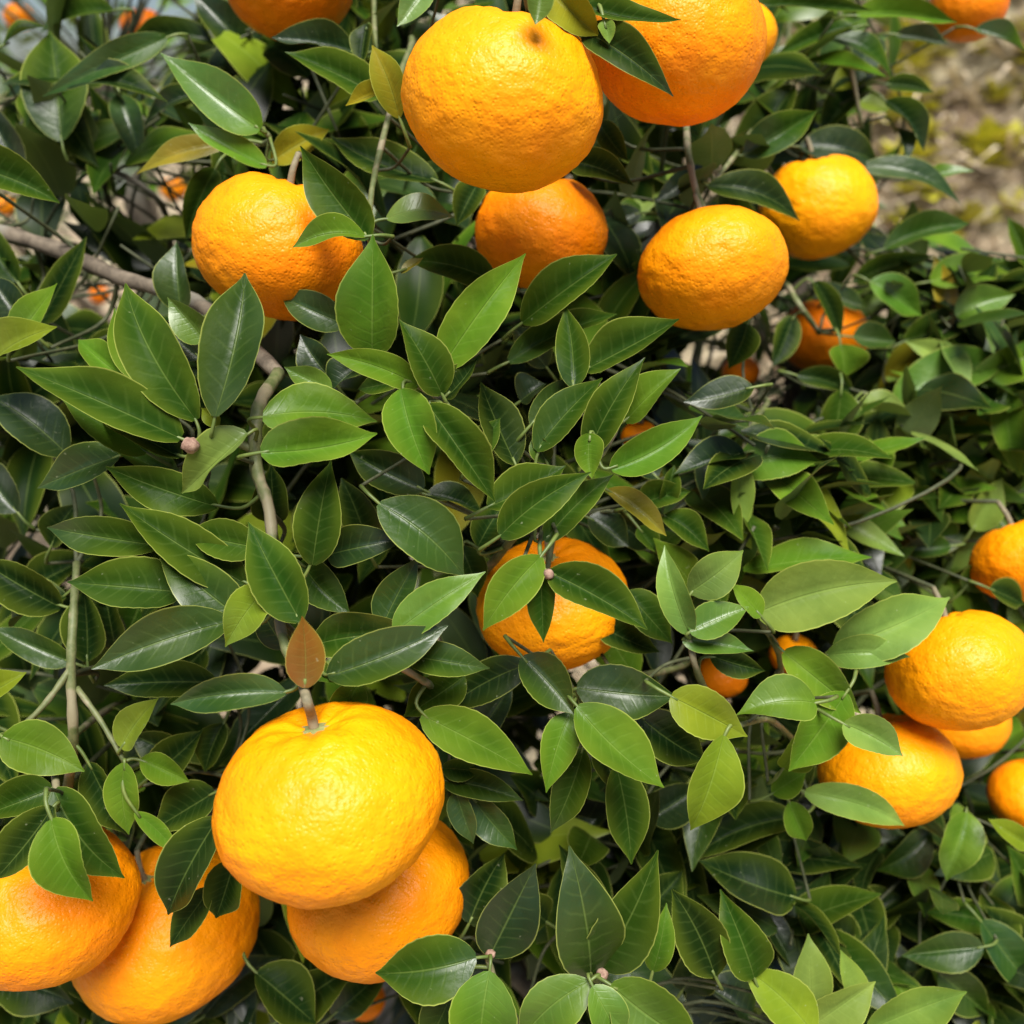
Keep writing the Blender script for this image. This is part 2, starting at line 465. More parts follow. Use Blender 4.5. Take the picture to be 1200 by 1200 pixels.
t_branch = T('A', [(-40, 264, .52), (60, 290, .50), (140, 325, .48), (215, 347, .465), (270, 384, .44), (326, 438, .405)], .0042, .0032, M_BARK)
t_main = T('A', [(326, 438, .405), (303, 478, .378), (300, 545, .372), (316, 600, .372), (322, 680, .366), (332, 750, .355), (352, 795, .343)], .0028, .0017, rooted=False)
t_fan = T('A', [(300, 528, .374), (262, 514, .370), (226, 518, .366)], .0018, .0013, rooted=False)
t_star = T('A', [(440, 430, .42), (487, 450, .372), (515, 467, .362), (533, 486, .356)], .0018, .0011)
t_left = T('A', [(82, 960, .44), (86, 870, .40), (83, 790, .395), (86, 720, .40), (90, 660, .42)], .0024, .0016)
t_left2 = T('A', [(84, 782, .395), (50, 828, .388), (8, 868, .385)], .0014, .0010, rooted=False)
t_left3 = T('A', [(90, 806, .396), (118, 845, .392), (146, 893, .388)], .0013, .0009, rooted=False)
t_bl = T('A', [(70, 880, .42), (66, 925, .375), (62, 958, .362)], .0016, .0012)
t_bl2 = T('A', [(270, 900, .44), (262, 950, .372), (255, 975, .362)], .0016, .0010)
t_fan2 = T('A', [(560, 680, .45), (618, 612, .392), (672, 565, .378), (706, 530, .374), (728, 490, .382)], .0021, .0012)
t_f7 = T('A', [(650, 600, .44), (646, 640, .41), (641, 668, .405)], .0017, .0012)
t_mid = T('A', [(560, 840, .46), (500, 800, .375), (440, 770, .362), (385, 775, .352)], .0018, .0011)
t_low = T('A', [(720, 1290, .46), (712, 1210, .39), (700, 1150, .372)], .0020, .0014)
t_low2 = T('A', [(640, 1240, .46), (590, 1170, .40), (572, 1125, .388)], .0018, .0012)
t_f5 = T('A', [(800, 130, .50), (806, 175, .462), (815, 222, .452), (828, 250, .445)], .0018, .0014)
t_top = T('A', [(700, -70, .46), (680, -30, .385), (660, 8, .366)], .0022, .0016)
t_top2 = T('A', [(480, 60, .48), (440, 200, .42), (432, 280, .395)], .0018, .0011)
t_top3 = T('A', [(440, -40, .52), (440, 60, .46), (450, 120, .43)], .0016, .0010)
t_topl = T('A', [(240, 180, .60), (310, 168, .46), (308, 150, .44)], .0016, .0010)
t_topl2 = T('A', [(205, 320, .70), (190, 240, .58), (110, 190, .56), (0, 148, .56), (-80, 120, .56)], .0020, .0012, M_BARK)
t_rc = T('A', [(850, 860, .47), (818, 790, .395), (808, 748, .386)], .0018, .0012)
t_rc2 = T('A', [(800, 780, .48), (705, 800, .40), (676, 815, .384)], .0018, .0012)
t_rc3 = T('A', [(940, 880, .50), (905, 845, .42), (865, 850, .376)], .0017, .0011)
t_up = T('A', [(900, 120, .62), (870, 170, .53), (835, 215, .505)], .0018, .0012)
t_mr = T('A', [(900, 470, .56), (880, 500, .46), (868, 540, .45)], .0017, .0011)
t_r1 = T('B', [(900, 850, .60), (915, 780, .44), (890, 725, .405)], .0020, .0013)
t_r2 = T('B', [(985, 850, .60), (985, 800, .44), (975, 762, .412)], .0018, .0012)
t_r3 = T('B', [(915, 330, .60), (935, 355, .555), (960, 390, .57)], .0022, .0015)
t_r4 = T('B', [(950, 1260, .55), (960, 1210, .44), (950, 1190, .425)], .0018, .0012)
t_r5 = T('B', [(1160, 1060, .62), (1135, 1000, .52), (1128, 955, .50)], .0018, .0012)
t_r6 = T('B', [(1010, 560, .66), (975, 590, .55), (950, 600, .53)], .0017, .0011)
t_r7 = T('B', [(960, -60, .70), (990, 40, .58), (1010, 150, .58)], .0018, .0012)
t_r8 = T('B', [(1080, 560, .74), (1060, 480, .60), (1010, 460, .54)], .0017, .0011)
t_r9 = T('B', [(960, 940, .60), (945, 930, .49), (940, 928, .478)], .0015, .0011)
t_r10 = T('B', [(985, 1010, .64), (955, 1060, .53), (945, 1070, .51)], .0016, .0010)

# ---- hero leaves: base x, y, tip x, y, depth of base, full width in px, tone, options
# options: s tip deeper by s*length, r roll, f fold, a arch, l sideways bend, n normal weights (camera, up, right)
HL = [
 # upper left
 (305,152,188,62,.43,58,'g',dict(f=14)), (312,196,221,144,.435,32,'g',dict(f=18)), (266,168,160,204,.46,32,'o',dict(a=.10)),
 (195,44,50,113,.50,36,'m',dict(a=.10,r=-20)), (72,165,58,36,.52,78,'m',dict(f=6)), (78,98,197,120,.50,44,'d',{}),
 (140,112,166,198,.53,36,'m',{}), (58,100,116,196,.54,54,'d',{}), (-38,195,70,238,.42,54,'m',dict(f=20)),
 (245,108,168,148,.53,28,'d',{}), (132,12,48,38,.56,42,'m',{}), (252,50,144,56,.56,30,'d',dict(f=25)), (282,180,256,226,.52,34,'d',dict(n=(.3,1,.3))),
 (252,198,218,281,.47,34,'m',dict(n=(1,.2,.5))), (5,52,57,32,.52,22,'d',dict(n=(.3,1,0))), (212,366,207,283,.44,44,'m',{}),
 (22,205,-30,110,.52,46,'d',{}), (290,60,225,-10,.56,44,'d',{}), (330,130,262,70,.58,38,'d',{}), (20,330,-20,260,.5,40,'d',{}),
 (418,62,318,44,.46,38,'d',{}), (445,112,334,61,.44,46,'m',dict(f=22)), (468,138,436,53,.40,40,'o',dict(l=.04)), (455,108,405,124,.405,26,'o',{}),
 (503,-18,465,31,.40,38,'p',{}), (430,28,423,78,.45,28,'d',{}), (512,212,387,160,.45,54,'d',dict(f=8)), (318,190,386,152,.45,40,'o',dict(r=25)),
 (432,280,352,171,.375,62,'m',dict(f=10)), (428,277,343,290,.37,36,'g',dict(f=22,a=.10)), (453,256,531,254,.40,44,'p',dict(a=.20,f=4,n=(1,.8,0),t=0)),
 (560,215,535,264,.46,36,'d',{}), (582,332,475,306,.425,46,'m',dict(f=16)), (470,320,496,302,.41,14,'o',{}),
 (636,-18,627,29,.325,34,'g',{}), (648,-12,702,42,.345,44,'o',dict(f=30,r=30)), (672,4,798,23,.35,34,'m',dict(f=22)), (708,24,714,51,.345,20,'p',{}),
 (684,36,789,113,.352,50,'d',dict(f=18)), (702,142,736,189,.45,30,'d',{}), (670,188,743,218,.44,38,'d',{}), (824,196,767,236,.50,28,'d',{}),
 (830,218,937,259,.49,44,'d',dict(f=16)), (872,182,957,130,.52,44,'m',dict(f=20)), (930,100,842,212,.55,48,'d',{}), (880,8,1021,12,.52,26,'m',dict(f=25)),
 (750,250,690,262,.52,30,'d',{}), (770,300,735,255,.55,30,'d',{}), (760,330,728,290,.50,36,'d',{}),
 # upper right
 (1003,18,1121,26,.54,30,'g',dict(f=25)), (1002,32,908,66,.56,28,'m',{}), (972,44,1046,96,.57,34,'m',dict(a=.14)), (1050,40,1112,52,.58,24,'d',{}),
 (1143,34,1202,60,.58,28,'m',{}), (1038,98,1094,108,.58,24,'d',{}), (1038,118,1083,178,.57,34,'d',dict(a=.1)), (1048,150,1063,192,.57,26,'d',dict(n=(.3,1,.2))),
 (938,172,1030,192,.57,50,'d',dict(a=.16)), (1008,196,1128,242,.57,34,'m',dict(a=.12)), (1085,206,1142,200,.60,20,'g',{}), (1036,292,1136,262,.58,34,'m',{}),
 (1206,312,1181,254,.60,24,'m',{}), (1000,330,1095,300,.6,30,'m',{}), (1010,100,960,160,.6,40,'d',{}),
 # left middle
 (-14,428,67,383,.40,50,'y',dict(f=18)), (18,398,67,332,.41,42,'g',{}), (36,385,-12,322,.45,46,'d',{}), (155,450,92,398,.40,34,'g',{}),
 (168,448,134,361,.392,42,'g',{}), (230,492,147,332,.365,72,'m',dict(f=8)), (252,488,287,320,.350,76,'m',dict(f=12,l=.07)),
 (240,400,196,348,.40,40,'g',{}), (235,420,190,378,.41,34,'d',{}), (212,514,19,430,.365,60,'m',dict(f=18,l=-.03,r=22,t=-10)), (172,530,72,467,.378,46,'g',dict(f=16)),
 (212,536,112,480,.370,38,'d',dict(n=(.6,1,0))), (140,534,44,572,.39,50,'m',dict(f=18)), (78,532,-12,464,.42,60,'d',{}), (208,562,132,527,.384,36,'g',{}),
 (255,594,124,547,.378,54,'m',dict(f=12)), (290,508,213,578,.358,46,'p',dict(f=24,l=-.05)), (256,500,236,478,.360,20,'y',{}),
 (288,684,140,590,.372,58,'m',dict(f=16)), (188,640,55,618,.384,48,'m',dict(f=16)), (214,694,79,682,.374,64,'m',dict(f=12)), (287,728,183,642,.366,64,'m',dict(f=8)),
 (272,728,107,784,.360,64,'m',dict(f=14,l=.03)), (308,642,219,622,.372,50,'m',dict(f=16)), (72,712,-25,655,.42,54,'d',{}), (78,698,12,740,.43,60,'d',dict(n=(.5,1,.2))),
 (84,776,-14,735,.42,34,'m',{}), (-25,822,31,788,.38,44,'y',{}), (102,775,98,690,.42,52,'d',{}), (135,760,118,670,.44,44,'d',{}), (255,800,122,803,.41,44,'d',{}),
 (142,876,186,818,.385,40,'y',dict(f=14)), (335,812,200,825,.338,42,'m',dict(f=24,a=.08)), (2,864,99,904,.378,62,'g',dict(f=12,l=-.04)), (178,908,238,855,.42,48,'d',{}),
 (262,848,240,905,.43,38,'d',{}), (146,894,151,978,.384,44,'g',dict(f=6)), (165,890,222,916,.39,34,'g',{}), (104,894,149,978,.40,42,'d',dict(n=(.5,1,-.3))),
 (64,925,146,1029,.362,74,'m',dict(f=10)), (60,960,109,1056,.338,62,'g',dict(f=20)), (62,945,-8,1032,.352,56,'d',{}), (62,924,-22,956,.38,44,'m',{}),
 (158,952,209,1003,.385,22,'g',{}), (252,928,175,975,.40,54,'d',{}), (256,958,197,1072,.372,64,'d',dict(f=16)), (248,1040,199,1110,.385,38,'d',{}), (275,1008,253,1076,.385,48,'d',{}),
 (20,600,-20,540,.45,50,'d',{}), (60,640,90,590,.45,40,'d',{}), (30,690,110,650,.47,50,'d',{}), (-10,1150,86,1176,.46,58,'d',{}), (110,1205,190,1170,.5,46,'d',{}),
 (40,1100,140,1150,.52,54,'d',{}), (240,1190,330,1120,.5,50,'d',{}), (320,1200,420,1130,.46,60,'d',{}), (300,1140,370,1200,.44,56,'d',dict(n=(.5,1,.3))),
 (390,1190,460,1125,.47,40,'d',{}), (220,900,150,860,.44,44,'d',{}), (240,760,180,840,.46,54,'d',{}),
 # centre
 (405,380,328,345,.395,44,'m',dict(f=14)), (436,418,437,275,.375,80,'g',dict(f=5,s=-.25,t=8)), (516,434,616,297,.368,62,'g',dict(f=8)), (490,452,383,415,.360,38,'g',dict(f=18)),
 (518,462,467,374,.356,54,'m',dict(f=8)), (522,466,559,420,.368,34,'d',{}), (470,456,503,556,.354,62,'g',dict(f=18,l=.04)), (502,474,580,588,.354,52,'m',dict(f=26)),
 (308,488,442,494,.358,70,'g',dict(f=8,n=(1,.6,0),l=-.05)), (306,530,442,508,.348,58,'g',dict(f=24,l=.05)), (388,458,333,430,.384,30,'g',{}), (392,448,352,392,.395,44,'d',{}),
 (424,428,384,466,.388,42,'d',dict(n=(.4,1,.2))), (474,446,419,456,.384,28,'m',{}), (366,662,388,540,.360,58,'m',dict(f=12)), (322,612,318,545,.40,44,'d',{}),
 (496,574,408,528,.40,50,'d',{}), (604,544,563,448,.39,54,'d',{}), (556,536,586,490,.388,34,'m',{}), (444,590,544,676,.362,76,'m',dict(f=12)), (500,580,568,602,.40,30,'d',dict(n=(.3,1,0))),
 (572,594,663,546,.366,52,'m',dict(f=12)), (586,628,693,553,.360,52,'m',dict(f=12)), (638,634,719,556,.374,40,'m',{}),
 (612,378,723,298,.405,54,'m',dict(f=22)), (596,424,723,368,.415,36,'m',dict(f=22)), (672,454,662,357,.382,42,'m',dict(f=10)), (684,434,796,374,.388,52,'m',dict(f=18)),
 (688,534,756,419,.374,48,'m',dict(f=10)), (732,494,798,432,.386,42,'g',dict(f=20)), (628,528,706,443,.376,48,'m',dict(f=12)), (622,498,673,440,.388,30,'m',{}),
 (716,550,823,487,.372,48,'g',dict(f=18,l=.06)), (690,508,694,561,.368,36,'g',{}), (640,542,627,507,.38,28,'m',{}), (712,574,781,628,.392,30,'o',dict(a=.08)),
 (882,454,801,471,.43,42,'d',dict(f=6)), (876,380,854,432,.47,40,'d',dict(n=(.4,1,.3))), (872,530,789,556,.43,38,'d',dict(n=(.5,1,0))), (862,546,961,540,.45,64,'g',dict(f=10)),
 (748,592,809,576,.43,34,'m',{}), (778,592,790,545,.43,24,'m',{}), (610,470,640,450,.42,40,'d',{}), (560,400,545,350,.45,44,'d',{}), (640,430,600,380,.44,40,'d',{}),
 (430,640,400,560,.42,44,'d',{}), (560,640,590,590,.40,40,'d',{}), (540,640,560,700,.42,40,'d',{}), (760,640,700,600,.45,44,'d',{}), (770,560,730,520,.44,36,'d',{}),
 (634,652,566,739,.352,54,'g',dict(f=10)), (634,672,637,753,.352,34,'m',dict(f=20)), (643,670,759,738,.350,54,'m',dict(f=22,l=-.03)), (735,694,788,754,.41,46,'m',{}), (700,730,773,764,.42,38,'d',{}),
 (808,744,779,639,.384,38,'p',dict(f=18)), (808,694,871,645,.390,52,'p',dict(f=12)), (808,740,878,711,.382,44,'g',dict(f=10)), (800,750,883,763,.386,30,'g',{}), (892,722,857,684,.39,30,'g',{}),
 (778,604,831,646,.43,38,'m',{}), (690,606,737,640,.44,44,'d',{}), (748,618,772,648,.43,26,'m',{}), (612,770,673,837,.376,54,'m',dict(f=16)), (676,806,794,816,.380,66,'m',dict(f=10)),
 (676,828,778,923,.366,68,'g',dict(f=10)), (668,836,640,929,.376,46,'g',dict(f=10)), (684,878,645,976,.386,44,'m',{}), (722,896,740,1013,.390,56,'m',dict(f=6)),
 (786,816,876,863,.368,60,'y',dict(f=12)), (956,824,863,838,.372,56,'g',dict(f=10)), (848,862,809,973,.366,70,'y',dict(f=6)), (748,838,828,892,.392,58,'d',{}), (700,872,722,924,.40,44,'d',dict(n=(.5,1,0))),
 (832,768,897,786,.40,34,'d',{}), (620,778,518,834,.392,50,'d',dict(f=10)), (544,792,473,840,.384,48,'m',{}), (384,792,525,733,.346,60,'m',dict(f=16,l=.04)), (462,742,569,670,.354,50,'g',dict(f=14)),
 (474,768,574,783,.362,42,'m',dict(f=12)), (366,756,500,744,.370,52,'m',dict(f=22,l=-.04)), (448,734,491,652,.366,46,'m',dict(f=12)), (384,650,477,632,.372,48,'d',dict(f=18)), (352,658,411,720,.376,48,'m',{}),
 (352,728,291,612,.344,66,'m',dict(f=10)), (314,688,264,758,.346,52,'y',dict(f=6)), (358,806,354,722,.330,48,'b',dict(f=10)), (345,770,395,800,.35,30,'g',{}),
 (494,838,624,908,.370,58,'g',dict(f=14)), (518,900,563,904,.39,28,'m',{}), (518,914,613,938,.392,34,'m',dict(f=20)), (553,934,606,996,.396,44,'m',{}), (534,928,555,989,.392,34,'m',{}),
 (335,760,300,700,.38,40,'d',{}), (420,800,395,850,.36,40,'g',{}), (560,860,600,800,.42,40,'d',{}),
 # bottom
 (558,1122,440,1140,.374,76,'m',dict(f=10)), (550,1082,591,1000,.41,58,'d',{}), (574,1120,628,1012,.392,72,'d',dict(f=8)), (692,1142,667,991,.370,84,'m',dict(f=8)), (702,1134,771,996,.372,72,'m',dict(f=10)),
 (700,1090,655,990,.42,44,'d',{}), (765,1138,781,1058,.39,34,'g',{}), (716,1154,824,1228,.356,90,'g',dict(f=8)), (690,1150,610,1222,.358,64,'g',dict(f=10,l=.08)), (694,1156,728,1220,.354,48,'g',{}),
 (574,1138,563,1226,.368,84,'g',dict(f=8)), (534,1148,496,1228,.39,54,'m',{}), (838,1144,787,1042,.40,64,'d',dict(f=12)), (884,1146,844,1042,.402,58,'m',dict(f=12)),
 (955,1214,868,1132,.40,60,'y',dict(f=10)), (950,1196,947,1094,.425,50,'p',dict(f=10)), (1002,1184,985,1113,.43,36,'p',{}), (950,1204,1026,1150,.41,50,'p',{}), (1016,1208,1133,1162,.42,54,'p',dict(f=14)),
 (932,1052,818,1008,.46,62,'d',dict(n=(.5,1,0))), (936,958,800,1012,.465,40,'d',dict(n=(.6,1,0),a=.1)), (800,1160,840,1080,.45,50,'d',{}), (880,1190,820,1150,.45,50,'d',dict(n=(.4,1,0))), (640,1080,600,1050,.45,50,'d',{}),
 (740,1080,800,1020,.46,50,'d',{}), (760,960,820,920,.46,50,'d',{}), (640,1000,700,960,.5,50,'d',{}),
]
HR = [
 (888,718,1051,681,.402,78,'p',dict(f=16,r=4)), (978,760,1113,700,.412,66,'p',dict(f=16,r=4)), (968,768,1066,770,.412,40,'p',dict(a=.16)), (918,764,1009,836,.405,52,'g',dict(f=14)),
 (992,812,924,904,.395,66,'g',dict(f=6)), (988,848,1058,886,.388,44,'p',{}), (943,928,1060,968,.432,40,'p',dict(a=.12)), (962,600,1058,632,.52,50,'g',dict(a=.08)), (938,630,982,650,.53,28,'g',{}),
 (1114,640,1052,646,.54,28,'m',{}), (986,458,975,538,.52,58,'m',dict(f=6)), (1008,474,1072,488,.53,28,'p',dict(n=(.3,1,0))), (934,440,1004,466,.54,28,'d',{}), (985,404,988,444,.55,48,'g',{}),
 (1048,472,1182,420,.56,60,'g',dict(f=10)), (1132,952,1109,1032,.49,48,'g',{}), (1210,992,1158,960,.47,28,'y',{}), (1162,1082,1084,1070,.52,38,'m',{}), (1152,1110,1057,1120,.49,50,'m',dict(f=10)),
 (1150,1080,1215,1160,.5,50,'m',{}), (945,1065,930,985,.51,40,'d',dict(n=(.5,1,0))), (960,1060,985,985,.51,40,'d',dict(n=(.5,1,0))), (960,1062,1005,1130,.50,50,'d',dict(n=(.5,1,0))), (940,1062,905,1130,.50,56,'d',dict(n=(.5,1,0))),
 (1010,1080,1060,1050,.53,44,'d',dict(n=(.5,1,0))), (1090,975,1025,1020,.52,44,'m',{}), (905,1000,890,1060,.5,40,'d',{}), (918,900,948,850,.42,40,'g',{}), (905,930,945,905,.43,34,'g',{}),
 (925,940,945,985,.44,34,'g',{}), (1145,480,1160,510,.56,30,'p',{}), (1180,460,1195,560,.55,40,'g',{}), (1140,620,1175,560,.56,40,'p',{}), (1060,560,1110,545,.58,34,'g',{}), (1110,640,1085,600,.57,30,'m',{}),
 (1160,690,1200,708,.50,34,'d',dict(f=20)), (1130,690,1170,640,.53,40,'m',{}), (930,560,960,510,.56,44,'m',{}), (1090,330,1185,320,.58,44,'g',{}), (1120,370,1190,345,.57,40,'g',{}), (1060,400,1150,360,.58,40,'m',{}),
 (930,370,905,430,.56,34,'d',{}), (955,330,985,400,.56,26,'d',{}), (1010,360,950,330,.585,30,'m',{}), (1000,395,1050,400,.57,34,'m',{}), (1020,330,1080,370,.57,44,'g',{}), (1110,430,1060,400,.57,30,'p',{}),
 (1200,420,1130,450,.56,44,'g',{}), (1210,1060,1180,990,.53,44,'m',{}), (1100,1140,1160,1190,.5,50,'m',{}), (1210,1120,1150,1060,.52,40,'d',dict(n=(.4,1,0))),
]

def place_hero(tree, spec):
    bx, by, tx, ty, d, w, tone, o = spec
    lpx = math.hypot(tx - bx, ty - by)
    s = o.get('s', rnd.uniform(-0.22, 0.22))
    base = P(bx, by, d)
    tip = P(tx, ty, d + s * lpx * d / F_PX)
    axis = tip - base; L = axis.length
    nc, nu_, nr = o.get('n', (1.0, 0.40 + rnd.uniform(-0.30, 0.25), rnd.uniform(-0.3, 0.3)))
    N = TOCAM * nc + ZUP * nu_ + RIGHT * nr
    ax = axis.normalized(); N = (N - ax * N.dot(ax)).normalized()
    r = math.radians(o.get('r', rnd.uniform(-8, 8)))
    N = Matrix.Rotation(r, 3, ax) @ N
    face = max(0.45, abs(N.dot(TOCAM)))
    fold = o.get('f', rnd.uniform(10, 24)) * 1.5 + 14
    W = w * d / F_PX / (face * 0.5 + 0.5) * 0.94 / math.cos(math.radians(fold))
    cand = [t for t in TWIGS if t.tree == tree]
    tw = min(cand, key=lambda t: t.nearest(base)[0])
    add_leaf(tw, base, axis, N, L, W, jitter(TONE[tone]), fold=fold, arch=o.get('a', rnd.uniform(-0.05, 0.13)), lat=o.get('l', rnd.uniform(-0.05, 0.05)),
             wav=rnd.uniform(0.015, 0.06), vmax=rnd.uniform(0.37, 0.46), nu=8, nv=20, curl=rnd.uniform(-0.10, 0.16), twist=o.get('t', rnd.uniform(-38, 38)))

for sp in HL: place_hero('A', sp)
for sp in HR: place_hero('B', sp)

# ------------------------------------------------------------------ fruit
FR = [
 # cx, cy, half width px, depth, lean deg, towards camera deg, squash, tint, label
 (590,118,118,.365, 10,26,.86,0,'large bright mandarin directly above a smaller one, leaf tip over its top'),
 (793,52,103,.405, 6,10,.86,1,'large mandarin with a dark pointed leaf lying across its face'),
 (327,291,98,.415, 14,14,.84,1,'mandarin with a two-leaf sprig overlapping its side, above a brown branch'),
 (634,272,78,.462, 4,20,.84,1,'mandarin half hidden beneath the large bright fruit, leaf shadow across its top'),
 (835,317,87,.440,-10,-6,.78,1,'mandarin showing its navel end, hanging from a bare pale stalk'),
 (958,243,67,.575,-12,16,.88,0,'heart-topped mandarin with a dark leaf across its side'),
 (648,707,90,.440,-6,24,.80,1,'mandarin wearing three pointed leaves spread from its stalk'),
 (386,938,134,.342,-9,12,.81,0,'largest mandarin, dimpled and glossy, with thick brown stalk and brown leaf above'),
 (445,1045,107,.420,-20,14,.80,1,'smooth mandarin tucked under the largest dimpled fruit'),
 (53,1056,106,.400, 0,20,.78,1,'mandarin with a pale green leaf and a broad dark leaf hanging over it'),
 (195,1090,108,.458,-14,18,.80,1,'mandarin with narrow dark leaf tips hanging over it, touching its neighbour'),
 (1124,785,83,.455,-12,-8,.84,0,'bright oval mandarin on top of a cluster of three'),
 (1122,838,58,.560, 0,20,.80,1,'mandarin almost hidden behind a brighter one in the cluster of three'),
 (1041,903,79,.480,-8,-6,.82,0,'mandarin low in the cluster with a pale leaf curving across its underside'),
 (1207,934,47,.570, 0,20,.85,1,'mandarin beside a small yellow leaf, apart from the cluster'),
 (1202,656,62,.520,-18,-10,.76,1,'mandarin behind dark leaves above the cluster of three'),
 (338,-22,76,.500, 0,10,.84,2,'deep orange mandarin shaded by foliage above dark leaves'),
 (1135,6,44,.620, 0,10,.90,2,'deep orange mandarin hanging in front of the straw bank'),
 (866,42,44,.520, 0,20,.85,0,'mandarin peeping out behind the fruit with the dark leaf on its face'),
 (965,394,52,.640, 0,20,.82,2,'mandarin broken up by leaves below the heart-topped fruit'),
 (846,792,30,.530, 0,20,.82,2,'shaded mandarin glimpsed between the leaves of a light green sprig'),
 (930,768,28,.530, 0,20,.82,1,'mandarin glimpsed behind the pair of long pale leaves'),
 (750,512,22,.500, 0,20,.85,1,'small piece of mandarin showing among fanned upright leaves'),
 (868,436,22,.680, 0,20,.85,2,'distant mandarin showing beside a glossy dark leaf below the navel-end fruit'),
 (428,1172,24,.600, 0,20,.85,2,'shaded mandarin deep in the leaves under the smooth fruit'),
 (22,20,17,1.15, 0,20,.85,1,'distant mandarin showing through dark leaves beside pale sky'),
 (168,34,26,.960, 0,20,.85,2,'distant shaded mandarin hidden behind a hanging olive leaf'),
 (203,222,15,1.20, 0,20,.85,1,'tiny distant mandarin showing behind thin bare twigs'),
 (6,242,13,1.20, 0,20,.85,1,'tiny distant mandarin showing under a dark pointed leaf'),
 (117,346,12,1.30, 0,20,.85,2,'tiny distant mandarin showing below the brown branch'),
]
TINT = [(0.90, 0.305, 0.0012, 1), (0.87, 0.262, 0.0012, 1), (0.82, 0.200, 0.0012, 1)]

def build_fruit(i, spec):
    cx, cy, rpx, d, lean, tow, squash, tint, label = spec
    c = P(cx, cy, d); R = rpx * d / F_PX
    a, b = math.radians(lean), math.radians(tow)
    axis = (UP * (math.cos(a) * math.cos(b)) + RIGHT * (math.sin(a) * math.cos(b)) + TOCAM * math.sin(b)).normalized()
    big = rpx > 60
    nu, nv = (112, 72) if big else (32, 22)
    V, Fc = [], []
    so = Vector((i * 3.7, i * 1.9, 0))
    ribs = 7 + i % 3
    for j in range(nv + 1):
        th = math.pi * j / nv
        for k in range(nu):
            ph = 2 * math.pi * k / nu
            st, ct = math.sin(th), math.cos(th)
            rr = 1.0
            dirv = Vector((st * math.cos(ph), st * math.sin(ph), ct))
            rr += 0.028 * noise.noise(dirv * 1.5 + so) + 0.013 * noise.noise(dirv * 4.5 + so) + 0.009 * noise.noise(dirv * 9 + so) + 0.005 * noise.noise(dirv * 17 + so)
            rr += 0.020 * math.cos(ribs * ph + i) * math.exp(-((th - 0.28) / 0.22) ** 2)
            z = ct * squash * rr
            if ct > 0: z -= 0.15 * math.exp(-(st / 0.27) ** 2); z += 0.02 * math.exp(-((th - 0.55) / 0.25) ** 2)
            else: z += 0.05 * math.exp(-(st / 0.16) ** 2)
            V.append((dirv.x * rr * R, dirv.y * rr * R, z * R))
    for j in range(nv):
        for k in range(nu):
            a0 = j * nu + k; a1 = j * nu + (k + 1) % nu
            Fc.append((a0, a0 + nu, a1 + nu, a1))
    o = mesh_obj('mandarin', V, Fc, M_PEEL)
    o.location = c
    q = axis.to_track_quat('Z', 'Y'); o.rotation_mode = 'QUATERNION'; o.rotation_quaternion = q
    cc = TINT[tint]; k_ = 1 + rnd.uniform(-0.04, 0.04)
    o.color = (cc[0] * k_, cc[1] * k_ * (1 + rnd.uniform(-0.06, 0.06)), cc[2], 1)
    tag(o, label, 'mandarin', 'mandarins hanging on the trees')
    ztop = (squash - 0.15) * R
    # calyx: five-lobed little star
    cv, cf = [], []
    rc = R * 0.15
    cv.append((0, 0, ztop + R * 0.035))
    nn = 20
    for ring, (rf, zf) in enumerate(((0.45, 0.030), (1.0, 0.012))):
        for k in range(nn):
            ph = 2 * math.pi * k / nn
            r = rc * rf * (1 + (0.32 * math.cos(5 * ph) if ring else 0.1 * math.cos(5 * ph)))
            cv.append((r * math.cos(ph), r * math.sin(ph), ztop + R * zf))
    for k in range(nn):
        a0, a1 = 1 + k, 1 + (k + 1) % nn
        cf.append((0, a0, a1)); cf.append((a0, a0 + nn, a1 + nn, a1))
    mesh_obj('calyx', cv, cf, M_CALYX, o)
    # stalk to the closest twig
    tree = 'A' if cx < 930 else 'B'
    top = c + axis * ztop
    p1 = top + axis * 0.016
    inv = Matrix.Translation(c) @ q.to_matrix().to_4x4(); inv = inv.inverted()
    hero = i == 7
    sl = 0.004 if not hero else 0.0
    if hero:
        pts = [top, top + axis * 0.006, P(360, 822, .326), P(355, 804, .338), P(352, 795, .343)]
        endp = pts[-1]; r0, r1 = 0.0019, 0.0016
    else:
        pts = [top, top + axis * 0.008, p1 + FWD * 0.004]; endp = pts[-1]; r0, r1 = 0.0016, 0.0012
    path = catmull(pts, 4)
    sv, sf = tube([inv @ p for p in path], [r0 + (r1 - r0) * n_ / (len(path) - 1) for n_ in range(len(path))], 8)
    mesh_obj('stalk', sv, sf, M_STALK, o)
    if not hero:
        tw = min([t for t in TWIGS if t.tree == tree], key=lambda t: t.nearest(endp)[0])
        dd, qq, rr_ = tw.nearest(endp)
        if d > 0.9 or proj(qq)[2] < d + 0.01: qq = nearest_limb(tree, endp + FWD * 0.1)
        if i == 17: qq = P(1080, -90, .66)
        tw.side(endp, qq, min(rr_, 0.0016), 0.0012)
    return o
FRUIT = []
for i, s in enumerate(FR):
    FRUIT.append((s, build_fruit(i, s)))

# ------------------------------------------------------------------ fill shoots behind the traced leaves
def in_view_block(p, margin=0):
    """True where a leaf would cover something that the photograph shows open"""
    x, y, d = proj(p)
    if d < 0.05: return True
    for s in FR:
        cx, cy, r, fd = s[:4]
        if d < fd + 0.03 and ((x - cx) / (r + 34)) ** 2 + ((y - cy) / (r * 0.88 + 34)) ** 2 < 1: return True
    if -20 < x < 260 and abs(y - (270 + x * 0.36)) < 26 and d < 0.58: return True      # the brown branch
    if x > 1075 - margin and y < 290 and x < 1300: return True            # the straw bank
    return False

